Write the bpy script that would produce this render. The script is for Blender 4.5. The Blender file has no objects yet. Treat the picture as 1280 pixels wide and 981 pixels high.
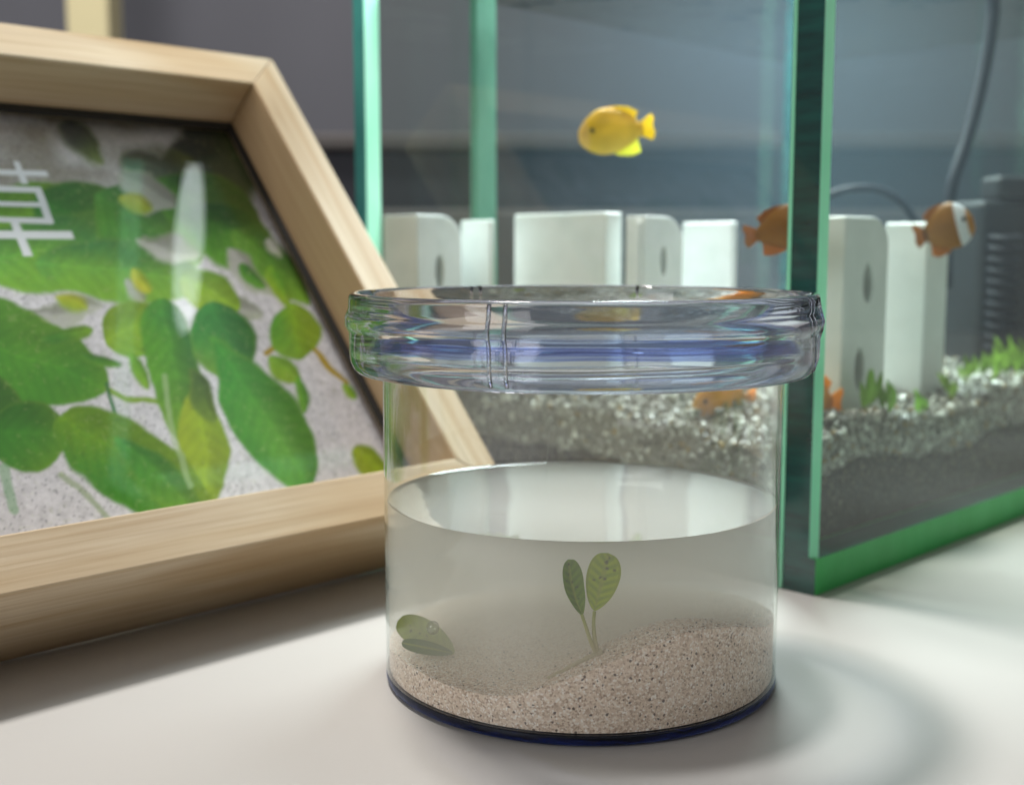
import bpy, bmesh, math, random
import numpy as np
from mathutils import Vector, Matrix

random.seed(7)
rng = np.random.default_rng(7)
S = 0.001                                   # everything below is written in millimetres
sc = bpy.context.scene
col = sc.collection

# ------------------------------------------------------------------ camera
FPX, PITCH, CAMH = 1488.45, 0.1191, 74.736
cam_d = bpy.data.cameras.new('camera')
cam_d.sensor_width = 36.0
cam_d.lens = FPX / 1280 * 36.0
cam_d.clip_start = 0.01
cam_d.clip_end = 20
cam_d.dof.use_dof = True
cam_d.dof.focus_distance = 0.186
cam_d.dof.aperture_fstop = 18.5
cam = bpy.data.objects.new('camera', cam_d)
col.objects.link(cam)
cam.location = (0, 0, CAMH * S)
cam.rotation_euler = (math.pi / 2 - PITCH, 0, 0)
sc.camera = cam

# ------------------------------------------------------------------ world, lamps, exposure
w = bpy.data.worlds.new('World')
sc.world = w
w.use_nodes = True
w.node_tree.nodes['Background'].inputs[0].default_value = (1.0, 0.965, 0.93, 1)
w.node_tree.nodes['Background'].inputs[1].default_value = 0.20


def area(name, loc, target, size, size_y, power, colr, shape='RECTANGLE'):
    d = bpy.data.lights.new(name, 'AREA')
    d.shape = shape
    d.size, d.size_y = size * S, size_y * S
    d.energy = power
    d.color = colr
    o = bpy.data.objects.new(name, d)
    col.objects.link(o)
    o.location = Vector(loc) * S
    o.rotation_euler = (Vector(target) - Vector(loc)).to_track_quat('-Z', 'Y').to_euler()
    return o


area('ceiling_lamp', (-320, 570, 1350), (0, 230, 0), 260, 180, 22.5, (1.0, 0.965, 0.92))
area('fill_light', (-1000, -900, 700), (0, 230, 40), 900, 600, 6.6, (1.0, 0.985, 0.97))  # unseen fill added at front left to brighten the jar and sand
area('aquarium_lamp', (88, 448, 235), (80, 360, 0), 110, 90, 2.3, (0.87, 0.97, 1.0))
area('streak_lamp', (40, 363, 300), (40, 363, 0), 15, 80, 0.014, (0.92, 0.98, 1.0), 'ELLIPSE').rotation_euler.rotate_axis('Z', math.radians(45))  # unseen lamp added for the pale streak reflected in the picture glazing

sc.view_settings.view_transform = 'Standard'
sc.view_settings.look = 'None'
sc.view_settings.exposure = 0.06
sc.view_settings.gamma = 1
cy = sc.cycles
cy.max_bounces = 24
cy.diffuse_bounces = 4
cy.glossy_bounces = 6
cy.transmission_bounces = 16
cy.volume_bounces = 12
cy.transparent_max_bounces = 64
cy.sample_clamp_indirect = 4
cy.blur_glossy = 0.5
cy.caustics_reflective = False
cy.caustics_refractive = True
cy.use_denoising = True
try:
    cy.denoiser = 'OPENIMAGEDENOISE'
except Exception:
    pass

# ------------------------------------------------------------------ pixel -> place (1280x981 photo pixels, mm)
cP, sP = math.cos(PITCH), math.sin(PITCH)
EYE = np.array([0, 0, CAMH])


def ray(px, py):
    u, v = (px - 640) / FPX, -(py - 490.5) / FPX
    return np.array([u, cP + v * sP, -sP + v * cP])


def onz(px, py, z=0.0):
    d = ray(px, py)
    return EYE + (z - CAMH) / d[2] * d


def at(px, py, y):
    d = ray(px, py)
    return EYE + y / d[1] * d


def proj(P):
    P = np.asarray(P, float)
    x, y, z = P[..., 0], P[..., 1], P[..., 2] - CAMH
    dd = y * cP - z * sP
    uu = z * cP + y * sP
    return np.stack([640 + FPX * x / dd, 490.5 - FPX * uu / dd], -1)


def sm(e0, e1, x):
    t = np.clip((x - e0) / (e1 - e0), 0, 1)
    return t * t * (3 - 2 * t)


def vnoise(x, y, seed=0):
    """smooth 2-D value noise, about -1..1"""
    xi, yi = np.floor(x).astype(int), np.floor(y).astype(int)
    fx, fy = x - xi, y - yi
    fx, fy = fx * fx * (3 - 2 * fx), fy * fy * (3 - 2 * fy)

    def h(a, b):
        n = np.sin(a * 127.1 + b * 311.7 + seed * 74.7) * 43758.5453
        return (n - np.floor(n)) * 2 - 1
    return (h(xi, yi) * (1 - fx) + h(xi + 1, yi) * fx) * (1 - fy) + (h(xi, yi + 1) * (1 - fx) + h(xi + 1, yi + 1) * fx) * fy


def srgb(r, g, b):
    f = lambda c: (c / 255 / 12.92) if c <= 10 else ((c / 255 + 0.055) / 1.055) ** 2.4
    return (f(r), f(g), f(b))


# ------------------------------------------------------------------ objects
def tag(o, label=None, cat=None, group=None, kind=None):
    for k, v in (('label', label), ('category', cat), ('group', group), ('kind', kind)):
        if v:
            o[k] = v
    return o


def empty(name, loc, mat3=None):
    o = bpy.data.objects.new(name, None)
    o.empty_display_size = 0.01
    col.objects.link(o)
    m = Matrix.Translation(Vector([float(v) for v in loc]) * S)
    if mat3 is not None:
        m = m @ mat3.to_4x4()
    o.matrix_world = m
    return o


def mesh(name, verts, faces, mat, parent=None, smooth=None, local=False, mats=None, fmat=None, origin=None):
    """verts in mm, world coordinates (or the parent's own axes with local=True)."""
    v = np.asarray(verts, float) * S
    o_loc = None
    if not local:
        if parent is not None:
            Mi = np.array(world_m(parent).inverted())
            v = v @ Mi[:3, :3].T + Mi[:3, 3]
        else:
            o_loc = np.asarray(origin, float) * S if origin is not None else np.array([(v[:, 0].min() + v[:, 0].max()) / 2, (v[:, 1].min() + v[:, 1].max()) / 2, v[:, 2].min()])
            v = v - o_loc
    me = bpy.data.meshes.new(name)
    me.from_pydata(v.tolist(), [], [tuple(int(i) for i in f) for f in faces])
    for m in (mats or [mat]):
        me.materials.append(m)
    if fmat is not None:
        me.polygons.foreach_set('material_index', np.asarray(fmat, dtype=np.int32))
    me.update()
    bm = bmesh.new()
    bm.from_mesh(me)
    if not any(len(e.link_faces) == 1 for e in bm.edges):
        bmesh.ops.recalc_face_normals(bm, faces=bm.faces)
    bm.to_mesh(me)
    bm.free()
    if smooth is not None:
        me.polygons.foreach_set('use_smooth', [True] * len(me.polygons))
        if smooth < 180:
            me.set_sharp_from_angle(angle=math.radians(smooth))
    o = bpy.data.objects.new(name, me)
    col.objects.link(o)
    if parent is not None:
        o.parent = parent
    elif o_loc is not None:
        o.location = o_loc
    return o


def world_m(o):
    if o.parent is None:
        return o.matrix_basis.copy()
    return world_m(o.parent) @ o.matrix_parent_inverse @ o.matrix_basis


def hexa(p0, a, b, c):
    """box from corner p0 with edge vectors a, b, c"""
    p0, a, b, c = map(lambda q: np.asarray(q, float), (p0, a, b, c))
    v = [p0, p0 + a, p0 + a + b, p0 + b, p0 + c, p0 + a + c, p0 + a + b + c, p0 + b + c]
    f = [(0, 3, 2, 1), (4, 5, 6, 7), (0, 1, 5, 4), (1, 2, 6, 5), (2, 3, 7, 6), (3, 0, 4, 7)]
    return np.array(v), f


def bevel(o, width, seg=3):
    m = o.modifiers.new('bevel', 'BEVEL')
    m.width = width * S
    m.segments = seg
    m.limit_method = 'ANGLE'
    m.angle_limit = math.radians(40)
    o.data.polygons.foreach_set('use_smooth', [True] * len(o.data.polygons))
    m.harden_normals = True
    return o


def lathe(prof, cx, cyy, n=160, closed=True, wob=None):
    v, f = [], []
    k = len(prof)
    for j in range(n):
        a = 2 * math.pi * j / n
        for i, (r, z) in enumerate(prof):
            rr = r + (wob(i, a) if wob else 0)
            v.append((cx + rr * math.cos(a), cyy + rr * math.sin(a), z))
    for j in range(n):
        j2 = (j + 1) % n
        for i in range(k if closed else k - 1):
            i2 = (i + 1) % k
            f.append((j * k + i, j2 * k + i, j2 * k + i2, j * k + i2))
    return v, f


def disc_solid(prof, cx, cyy, n=160, wob=None):
    """profile from the bottom centre ring to the top ring; both ends capped by n-gons"""
    v, f = lathe(prof, cx, cyy, n, closed=False, wob=wob)
    k = len(prof)
    f.append([j * k for j in range(n)][::-1])
    f.append([j * k + k - 1 for j in range(n)])
    return v, f


def tube(pts, rad, n=10, caps=True):
    pts = [np.asarray(p, float) for p in pts]
    rads = rad if hasattr(rad, '__len__') else [rad] * len(pts)
    v, f = [], []
    up = np.array([0.13, 0.21, 0.97])
    for i, p in enumerate(pts):
        d = pts[min(i + 1, len(pts) - 1)] - pts[max(i - 1, 0)]
        d = d / np.linalg.norm(d)
        a = np.cross(d, up)
        if np.linalg.norm(a) < 0.1:
            a = np.cross(d, np.array([1, 0, 0]))
        a /= np.linalg.norm(a)
        b = np.cross(d, a)
        for j in range(n):
            t = 2 * math.pi * j / n
            v.append(p + rads[i] * (a * math.cos(t) + b * math.sin(t)))
    for i in range(len(pts) - 1):
        for j in range(n):
            j2 = (j + 1) % n
            f.append((i * n + j, i * n + j2, (i + 1) * n + j2, (i + 1) * n + j))
    if caps:
        f.append(list(range(n))[::-1])
        f.append([(len(pts) - 1) * n + j for j in range(n)])
    return v, f


def spline(ctrl, n=24):
    """Catmull-Rom through the control points"""
    c = [np.asarray(p, float) for p in ctrl]
    c = [2 * c[0] - c[1]] + c + [2 * c[-1] - c[-2]]
    out = []
    segs = len(c) - 3
    for i in range(segs):
        for k in range(n if i < segs - 1 else n + 1):
            t = k / n
            p0, p1, p2, p3 = c[i:i + 4]
            out.append(0.5 * ((2 * p1) + (-p0 + p2) * t + (2 * p0 - 5 * p1 + 4 * p2 - p3) * t * t + (-p0 + 3 * p1 - 3 * p2 + p3) * t ** 3))
    return out


def set_color(o, cols, name='tone'):
    a = o.data.color_attributes.new(name, 'FLOAT_COLOR', 'POINT')
    c = np.ones((len(o.data.vertices), 4), np.float32)
    c[:, :3] = cols
    a.data.foreach_set('color', c.ravel())


# ------------------------------------------------------------------ materials
class NT:
    def __init__(self, name):
        self.m = bpy.data.materials.new(name)
        self.m.use_nodes = True
        self.t = self.m.node_tree
        self.t.nodes.clear()
        self.out = self.t.nodes.new('ShaderNodeOutputMaterial')

    def n(self, kind, ins=None, **kw):
        nd = self.t.nodes.new('ShaderNode' + kind)
        for k, v in kw.items():
            setattr(nd, k, v)
        for k, v in (ins or {}).items():
            s = nd.inputs[k]
            if isinstance(v, bpy.types.NodeSocket):
                self.t.links.new(v, s)
            else:
                if isinstance(v, tuple) and len(v) == 3 and s.type == 'RGBA':
                    v = (*v, 1)
                s.default_value = v
        return nd

    def math(self, op, a, b=0.0, clamp=False):
        nd = self.n('Math', {0: a, 1: b}, operation=op)
        nd.use_clamp = clamp
        return nd.outputs[0]

    def ramp(self, fac, stops):
        nd = self.n('ValToRGB', {0: fac})
        e = nd.color_ramp.elements
        while len(e) < len(stops):
            e.new(0.5)
        for k, (p, c) in enumerate(stops):
            e[k].position = p
            e[k].color = (*c, 1)
        return nd.outputs[0]

    def mix(self, fac, a, b, mode='MIX'):
        nd = self.n('Mix', data_type='RGBA', blend_type=mode)
        for s, v in ((nd.inputs[0], fac), (nd.inputs[6], a), (nd.inputs[7], b)):
            if isinstance(v, bpy.types.NodeSocket):
                self.t.links.new(v, s)
            else:
                s.default_value = (*v, 1) if isinstance(v, tuple) else v
        return nd.outputs[2]

    def coords(self, scale=(1, 1, 1), rot=(0, 0, 0), which='Object'):
        tc = self.n('TexCoord')
        mp = self.n('Mapping', {0: tc.outputs[which]})
        mp.inputs['Scale'].default_value = scale
        mp.inputs['Rotation'].default_value = rot
        return mp.outputs[0]

    def noise(self, vec, scale, detail=4, rough=0.5, dist=0.0):
        return self.n('TexNoise', {'Vector': vec, 'Scale': scale, 'Detail': detail, 'Roughness': rough, 'Distortion': dist}).outputs['Fac']

    def bump(self, h, strength, dist):
        return self.n('Bump', {'Height': h, 'Strength': strength, 'Distance': dist}).outputs[0]

    def surf(self, s):
        self.t.links.new(s, self.out.inputs[0])

    def vol(self, s):
        self.t.links.new(s, self.out.inputs[1])

    def principled(self, **ins):
        return self.n('BsdfPrincipled', {k.replace('_', ' '): v for k, v in ins.items()}).outputs[0]


def plain(name, colr, rough=0.5, spec=0.5, var=0.12, scale=60, bump=0.0):
    k = NT(name)
    v = k.coords()
    nz = k.noise(v, scale, 5, 0.6)
    dark = tuple(c * (1 - var) for c in colr)
    lite = tuple(min(1, c * (1 + var)) for c in colr)
    c = k.ramp(nz, [(0.3, dark), (0.7, lite)])
    kw = {}
    if bump:
        kw['Normal'] = k.bump(nz, bump, 0.0005)
    k.surf(k.principled(Base_Color=c, Roughness=rough, Specular_IOR_Level=spec, **kw))
    return k.m


def clear(name, tint, f0=0.04, rough=0.0, power=1.0, mincos=0.12, bump=None, volume=None, scale=1.0, total=False):
    """clear thin sheet seen straight through: Fresnel reflection plus absorption that grows with the path through it"""
    k = NT(name)
    g = k.n('NewGeometry')
    nrm = g.outputs['Normal']
    if bump:
        nz = k.noise(k.coords(), bump[0], 2)
        nrm = k.bump(nz, bump[1], bump[2])
    dt = k.n('VectorMath', {0: g.outputs['Normal'], 1: g.outputs['Incoming']}, operation='DOT_PRODUCT').outputs['Value']
    cs = k.math('ABSOLUTE', dt)
    om = k.math('SUBTRACT', 1.0, cs, True)
    sch = k.math('MULTIPLY_ADD', k.math('POWER', om, 5.0), 1 - f0)
    sch.node.inputs[2].default_value = f0
    if scale != 1.0:                        # wetted side: hardly any reflection between plastic or glass and water
        sch = k.math('MULTIPLY', sch, scale)
    if total:                               # free surface: mirrors everything beyond the critical angle
        sch = k.math('MAXIMUM', sch, k.math('MULTIPLY', k.math('MULTIPLY_ADD', cs, -12.0), 1.0, True))
        sch.node.inputs[1].links[0].from_node.inputs[0].links[0].from_node.inputs[2].default_value = 12 * 0.68
    inv = k.math('DIVIDE', power, k.math('MAXIMUM', cs, mincos))
    comb = k.n('CombineColor', {i: k.math('POWER', tint[i], inv) for i in range(3)})
    tr = k.n('BsdfTransparent', {0: comb.outputs[0]})
    gl = k.n('BsdfGlossy', {'Color': (1, 1, 1), 'Roughness': rough, 'Normal': nrm})
    mx = k.n('MixShader', {0: sch, 1: tr.outputs[0], 2: gl.outputs[0]})
    k.surf(mx.outputs[0])
    if volume:
        k.vol(volume(k))
    return k.m


# table: white laminate with a fine orange-peel
k = NT('white_laminate')
v = k.coords()
cl = k.noise(v, 9, 3)
fine = k.noise(v, 1500, 2)
spk = k.noise(v, 420, 3, 0.7)
c = k.ramp(cl, [(0.3, srgb(178, 175, 172)), (0.7, srgb(184, 181, 178))])
c = k.mix(k.ramp(spk, [(0.70, (0, 0, 0)), (0.80, (0.25, 0.25, 0.25))]), c, srgb(170, 164, 156))
k.surf(k.principled(Base_Color=c, Roughness=0.33, Specular_IOR_Level=0.4, Normal=k.bump(fine, 0.14, 0.0001)))
M_table = k.m

# pine: grain runs along one axis of the frame
def pine(name, axis):
    k = NT(name)
    sx = [95, 95, 95]
    sx[axis] = 4.5
    v = k.coords(tuple(sx))
    wob = k.noise(k.coords((14, 14, 14)), 1.0, 2)
    n1 = k.noise(v, 1.0, 4, 0.55, 0.6)
    sf = [900, 900, 900]
    sf[axis] = 22
    n2 = k.noise(k.coords(tuple(sf)), 1.0, 3, 0.6)
    c = k.ramp(n1, [(0.28, srgb(172, 143, 106)), (0.45, srgb(196, 175, 145)), (0.6, srgb(207, 190, 165)), (0.78, srgb(190, 167, 134))])
    band = k.n('TexWave', {'Vector': k.coords(tuple(s * 0.55 for s in sx)), 'Scale': 1.0, 'Distortion': 5.0, 'Detail': 2.0, 'Detail Scale': 0.8}).outputs['Fac']
    c = k.mix(k.math('MULTIPLY', k.ramp(band, [(0.55, (0, 0, 0)), (0.95, (1, 1, 1))]), 0.62), c, srgb(170, 136, 94))
    c = k.mix(k.math('MULTIPLY', k.ramp(n2, [(0.42, (0, 0, 0)), (0.7, (1, 1, 1))]), 0.42), c, srgb(150, 118, 80))
    c = k.mix(k.math('MULTIPLY', wob, 0.12), c, srgb(240, 222, 190))
    k.surf(k.principled(Base_Color=c, Roughness=0.55, Specular_IOR_Level=0.3, Normal=k.bump(n2, 0.25, 0.0002)))
    return k.m


M_pine_h = pine('pine_grain_lengthwise', 0)
M_pine_v = pine('pine_grain_upright', 1)


def painted(name, rough=0.5, spec=0.4, trans=0.0, bumpscale=0, bumpst=0.0, bumpd=0.0003):
    k = NT(name)
    a = k.n('Attribute', attribute_name='tone')
    c = a.outputs['Color']
    kw = {}
    if bumpscale:
        kw['Normal'] = k.bump(k.noise(k.coords(), bumpscale, 3, 0.6), bumpst, bumpd)
    p = k.principled(Base_Color=c, Roughness=rough, Specular_IOR_Level=spec, **kw)
    if trans:
        t = k.n('BsdfTranslucent', {0: c})
        p = k.n('MixShader', {0: trans, 1: p, 2: t.outputs[0]}).outputs[0]
    k.surf(p)
    return k.m


M_print = painted('printed_paper', 0.6, 0.2)
M_leaf = painted('young_leaf', 0.45, 0.4, 0.45)
M_fish = painted('fish_skin', 0.5, 0.35, 0.3, 900, 0.3, 0.0002)
M_fin = painted('fish_fin', 0.5, 0.3, 0.6)
M_backing = plain('black_mat_board', (0.012, 0.011, 0.010), 0.7)
M_glazing = clear('picture_glazing', (0.985, 0.99, 0.985), 0.035)

M_pane = clear('tank_glass', (0.965, 0.985, 0.975), 0.042, 0.0, 1.0, 0.4)
M_panewet = clear('wetted_tank_glass', (0.985, 0.995, 0.99), 0.04, 0.0, 1.0, 0.4, scale=0.06)
k = NT('dark_glass_edge')
v = k.coords((60, 60, 500))
nz = k.noise(v, 1.0, 4, 0.6)
c = k.ramp(nz, [(0.3, (0.001, 0.030, 0.030)), (0.7, (0.004, 0.075, 0.065))])
k.surf(k.principled(Base_Color=c, Roughness=0.22, Specular_IOR_Level=0.5, Coat_Weight=0.5))
M_edge = k.m


def glow_edge(name, a, b, tr=0.5):
    k = NT(name)
    v = k.coords((80, 80, 30))
    c = k.ramp(k.noise(v, 1.0, 4, 0.6), [(0.3, a), (0.7, b)])
    p = k.principled(Base_Color=c, Roughness=0.3, Specular_IOR_Level=0.5)
    t = k.n('BsdfTranslucent', {0: c})
    k.surf(k.n('MixShader', {0: tr, 1: p, 2: t.outputs[0]}).outputs[0])
    return k.m


M_mint = glow_edge('lit_ground_edge', srgb(160, 240, 205), srgb(190, 250, 224), 0.4)  # ground edges painted bright for light carried inside the glass
M_teal = glow_edge('teal_glass_edge', srgb(36, 84, 82), srgb(54, 110, 102), 0.4)
M_green = glow_edge('green_base_glass', srgb(70, 205, 104), srgb(92, 222, 126), 0.35)
M_seam = glow_edge('pale_green_seam', srgb(104, 156, 136), srgb(132, 182, 160), 0.5)


def tank_vol(k):
    return k.n('VolumePrincipled', {'Color': (0.50, 0.76, 1.0), 'Density': 0.27, 'Anisotropy': 0.2, 'Absorption Color': (0.55, 0.72, 0.9)}).outputs[0]


k = NT('aquarium_water')
k.surf(k.n('BsdfTransparent', {0: (1, 1, 1)}).outputs[0])
k.vol(tank_vol(k))
M_tankwater = k.m
M_tanktop = clear('aquarium_water_surface', (0.99, 0.99, 0.99), 0.022, 0.0, 0.2, 0.3, bump=(30, 0.25, 0.004), volume=tank_vol, total=True)

k = NT('dark_soil')
v = k.coords()
vo = k.n('TexVoronoi', {'Vector': v, 'Scale': 650.0})
nz = k.noise(v, 160, 8, 0.75)
c = k.ramp(nz, [(0.38, (0.002, 0.002, 0.002)), (0.55, (0.012, 0.012, 0.009)), (0.68, (0.075, 0.068, 0.045))])
c = k.mix(k.ramp(vo.outputs['Color'], [(0.80, (0, 0, 0)), (0.95, (0.6, 0.6, 0.6))]), c, (0.13, 0.115, 0.08))
k.surf(k.principled(Base_Color=c, Roughness=0.8, Specular_IOR_Level=0.2, Normal=k.bump(vo.outputs['Distance'], 0.8, 0.0006)))
M_soil = k.m
k = NT('grey_gravel')
info = k.n('Attribute', attribute_name='tone')
k.surf(k.principled(Base_Color=info.outputs['Color'], Roughness=0.35, Specular_IOR_Level=0.6))
M_gravel = k.m

k = NT('white_ceramic')
v = k.coords()
nz = k.noise(v, 70, 5, 0.6)
c = k.ramp(nz, [(0.25, srgb(220, 225, 223)), (0.7, srgb(242, 244, 243))])
k.surf(k.principled(Base_Color=c, Roughness=0.55, Specular_IOR_Level=0.35, Normal=k.bump(k.noise(v, 260, 3), 0.25, 0.0005)))
M_ceramic = k.m
M_hole = plain('hole_shade_black', (0.012, 0.013, 0.012), 0.8)  # near-black standing in for the shade deep in the block holes
M_black = plain('black_plastic', (0.012, 0.013, 0.015), 0.45)
M_hose = plain('navy_rubber', srgb(17, 20, 30), 0.6, 0.3)
M_wall = plain('grey_wall_paint', srgb(112, 113, 121), 0.9, 0.2, 0.05, 3)
M_post = plain('beige_post_paint', srgb(226, 215, 172), 0.6, 0.3, 0.05, 6)
M_cab = plain('charcoal_cabinet', srgb(46, 47, 55), 0.6, 0.3, 0.1, 8)
M_shelf = plain('taupe_shelf', srgb(88, 84, 84), 0.6, 0.3, 0.1, 10)

# jar plastics
M_cup = clear('clear_polystyrene', (0.988, 0.993, 0.990), 0.04, 0.0, 1.0, 0.05)
M_cupwet = clear('wetted_polystyrene', (0.995, 0.996, 0.996), 0.04, 0.0, 1.0, 0.2, scale=0.06)
M_seal = clear('blue_tinted_seal', (0.74, 0.79, 0.94), 0.045, 0.03, 1.0, 0.3)
M_disc = clear('lavender_clear_disc', (0.968, 0.972, 0.994), 0.045, 0.0, 1.0, 0.05)
k = NT('clear_moulded_plastic')
gnz = k.noise(k.coords((55, 55, 130)), 1.0, 2)
gl = k.n('BsdfGlass', {'Color': (0.965, 0.968, 0.99), 'Roughness': 0.05, 'IOR': 1.45, 'Normal': k.bump(gnz, 0.05, 0.003)})
k.surf(gl.outputs[0])
k.vol(k.n('VolumeAbsorption', {'Color': (0.45, 0.47, 0.66), 'Density': 32.0}).outputs[0])
M_lid = k.m
k = NT('navy_tinted_plastic')
gnz = k.noise(k.coords((90, 90, 20)), 1.0, 2)
gl = k.n('BsdfGlass', {'Color': (0.60, 0.66, 0.86), 'Roughness': 0.03, 'IOR': 1.55, 'Normal': k.bump(gnz, 0.25, 0.003)})
k.surf(gl.outputs[0])
k.vol(k.n('VolumeAbsorption', {'Color': (0.26, 0.28, 0.36), 'Density': 45.0}).outputs[0])
M_base = k.m


def murk(k):
    return k.n('VolumePrincipled', {'Color': (0.9935, 0.9990, 0.966), 'Density': 52.0, 'Anisotropy': 0.0, 'Absorption Color': (0, 0, 0)}).outputs[0]


M_watertop = clear('water_surface', (0.99, 0.99, 0.99), 0.022, 0.0, 0.2, 0.3, bump=(45, 0.05, 0.002), volume=murk)
k = NT('cloudy_water')
k.surf(k.n('BsdfTransparent', {0: (1, 1, 1)}).outputs[0])
k.vol(murk(k))
M_watside = k.m

k = NT('fine_beige_sand')
v = k.coords()
vo = k.n('TexVoronoi', {'Vector': v, 'Scale': 3400.0})
vc = k.n('SeparateColor', {0: vo.outputs['Color']})
c = k.ramp(vc.outputs[0], [(0.0, srgb(176, 154, 136)), (0.35, srgb(220, 200, 182)), (0.75, srgb(236, 220, 203)), (1.0, srgb(252, 248, 242))])
vo2 = k.n('TexVoronoi', {'Vector': v, 'Scale': 3000.0})
v2 = k.n('SeparateColor', {0: vo2.outputs['Color']})
c = k.mix(k.ramp(v2.outputs[1], [(0.972, (0, 0, 0)), (0.98, (0.9, 0.9, 0.9))]), c, srgb(62, 54, 52))
big = k.noise(v, 110, 3)
c = k.mix(k.math('MULTIPLY', big, 0.25), c, srgb(186, 166, 150))
k.surf(k.principled(Base_Color=c, Roughness=0.8, Specular_IOR_Level=0.25, Normal=k.bump(vo.outputs['Distance'], 0.6, 0.0002)))
M_sand = k.m
M_grain = painted('loose_sand_grain', 0.6, 0.4)
M_root = painted('pale_stem', 0.5, 0.3, 0.4)

# ------------------------------------------------------------------ setting: table, wall
v, f = hexa((-900, -250, -18), (1800, 0, 0), (0, 1030, 0), (0, 0, 18))
tb = mesh('table', v, f, M_table, smooth=30)
tag(tb, 'white laminate table top under the jar, frame and tank', kind='structure')
v, f = hexa((-2200, 1500, -700), (4400, 0, 0), (0, 40, 0), (0, 0, 2600))
tag(mesh('wall', v, f, M_wall), 'plain grey wall in the blurred background', kind='structure')
a, b = at(82, 20, 1200), at(135, 20, 1200)
v, f = hexa((a[0], 1200, -700), (b[0] - a[0], 0, 0), (0, 45, 0), (0, 0, 2400))
tag(bevel(mesh('post', v, f, M_post), 3), 'beige upright post against the grey wall, behind the wooden frame', 'post')
# dark low cabinet behind everything
a, b = at(395, 168, 930), at(1700, 168, 930)
cab = empty('cabinet', ((a[0] + b[0]) / 2, 1080, 0))
v, f = hexa((a[0], 930, -700), (b[0] - a[0], 0, 0), (0, 300, 0), (0, 0, 700 + a[2] - 12))
bevel(mesh('body', v, f, M_cab, cab), 4)
v, f = hexa((a[0] - 8, 922, a[2] - 11.9), (b[0] - a[0] + 16, 0, 0), (0, 312, 0), (0, 0, 12))
bevel(mesh('top', v, f, M_shelf, cab), 3)
z1 = at(900, 262, 915)[2]
v, f = hexa((a[0] + 20, 905, z1 - 70), (b[0] - a[0] - 40, 0, 0), (0, 25, 0), (0, 0, 70))
bevel(mesh('drawer_front', v, f, M_shelf, cab), 4)
tag(cab, 'long charcoal cabinet with a taupe top, blurred behind the tank', 'cabinet')
# ------------------------------------------------------------------ wooden picture frame (leans back, 40.5 degrees)
LEAN = math.radians(40.5)
A0 = onz(0, 828)
B0 = onz(475, 712)
R_ = (B0 - A0) / np.linalg.norm(B0 - A0)
BK = np.array([-R_[1], R_[0], 0])
U_ = BK * math.sin(LEAN) + np.array([0, 0, math.cos(LEAN)])
N_ = BK * math.cos(LEAN) - np.array([0, 0, math.sin(LEAN)])       # points into the frame, away from the viewer
FW, FD, REC = 11.0, 29.0, 15.5                                     # bar face width, bar depth, depth of the glazing
FL, FR_, FH = -72.0, 110.5, 142.5                                  # left, right, height along the plane
P0 = A0 - FD * N_                                                  # lower front edge (r = 0)
M3 = Matrix(((R_[0], U_[0], -N_[0]), (R_[1], U_[1], -N_[1]), (R_[2], U_[2], -N_[2])))
frame = empty('picture_frame', P0, M3)
tag(frame, 'pale pine box frame leaning back, holding a leafy print under glass', 'picture frame')


def bar(name, quad_o, quad_i, mat):
    """mitred bar: outer edge pair, inner edge pair in (r, u); front at n=0, back at -FD"""
    (o1, o2), (i1, i2) = quad_o, quad_i
    v = []
    for z in (0.0, -FD):
        for (r, u) in (o1, o2, i2, i1):
            v.append((r, u, z))
    f = [(0, 1, 2, 3), (7, 6, 5, 4), (0, 4, 5, 1), (1, 5, 6, 2), (2, 6, 7, 3), (3, 7, 4, 0)]
    return bevel(mesh(name, v, f, mat, frame, local=True), 0.45, 3)


g = 0.03
il, ir, ib, it = FL + FW, FR_ - FW, FW, FH - FW
bar('frame_bar', ((FL + g, 0), (FR_ - g, 0)), ((il + g, ib), (ir - g, ib)), M_pine_h)
bar('frame_bar', ((FL + g, FH), (FR_ - g, FH)), ((il + g, it), (ir - g, it)), M_pine_h)
bar('frame_bar', ((FR_, g), (FR_, FH - g)), ((ir, ib + g), (ir, it - g)), M_pine_v)
bar('frame_bar', ((FL, g), (FL, FH - g)), ((il, ib + g), (il, it - g)), M_pine_v)


def lbox(name, r0, r1, u0, u1, n0, n1, mat, bev=0.0, parent=None):
    v, f = hexa((r0, u0, n0), (r1 - r0, 0, 0), (0, u1 - u0, 0), (0, 0, n1 - n0))
    o = mesh(name, v, f, mat, parent or frame, local=True)
    return bevel(o, bev) if bev else o


lbox('glazing', il + 0.1, ir - 0.1, ib + 0.1, it - 0.1, -REC - 1.2, -REC, M_glazing)
lbox('backing_board', il + 0.1, ir - 0.1, ib + 0.1, it - 0.1, -REC - 5.0, -REC - 2.6, M_backing)
for r0, r1, u0, u1 in ((il + .1, ir - .1, it - 2.4, it - .1), (il + .1, ir - .1, ib + .1, ib + 1.2), (ir - 1.9, ir - .1, ib + 1.3, it - 2.5), (il + .1, il + 1.9, ib + 1.3, it - 2.5)):
    lbox('spacer', r0, r1, u0, u1, -REC + 0.05, -REC + 1.0, M_backing)
# easel strut behind the frame, standing on the table
top = np.array([20.0, 95.0, -FD - 0.2])
foot_w = P0 + R_ * 20 + U_ * 95 + N_ * FD
fw = foot_w + BK * 14
fw[2] = 0.0
d = fw - P0
foot = np.array([np.dot(d, R_), np.dot(d, U_), -np.dot(d, N_)])
hw = np.array([14, 0, 0])
dn = (foot - top) / np.linalg.norm(foot - top)
nn = np.cross(dn, [1, 0, 0])
v, f = hexa(top - hw, 2 * hw, foot - top - dn * 1.5, nn * 2.5)
mesh('easel_strut', v, f, M_backing, frame, local=True)

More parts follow.
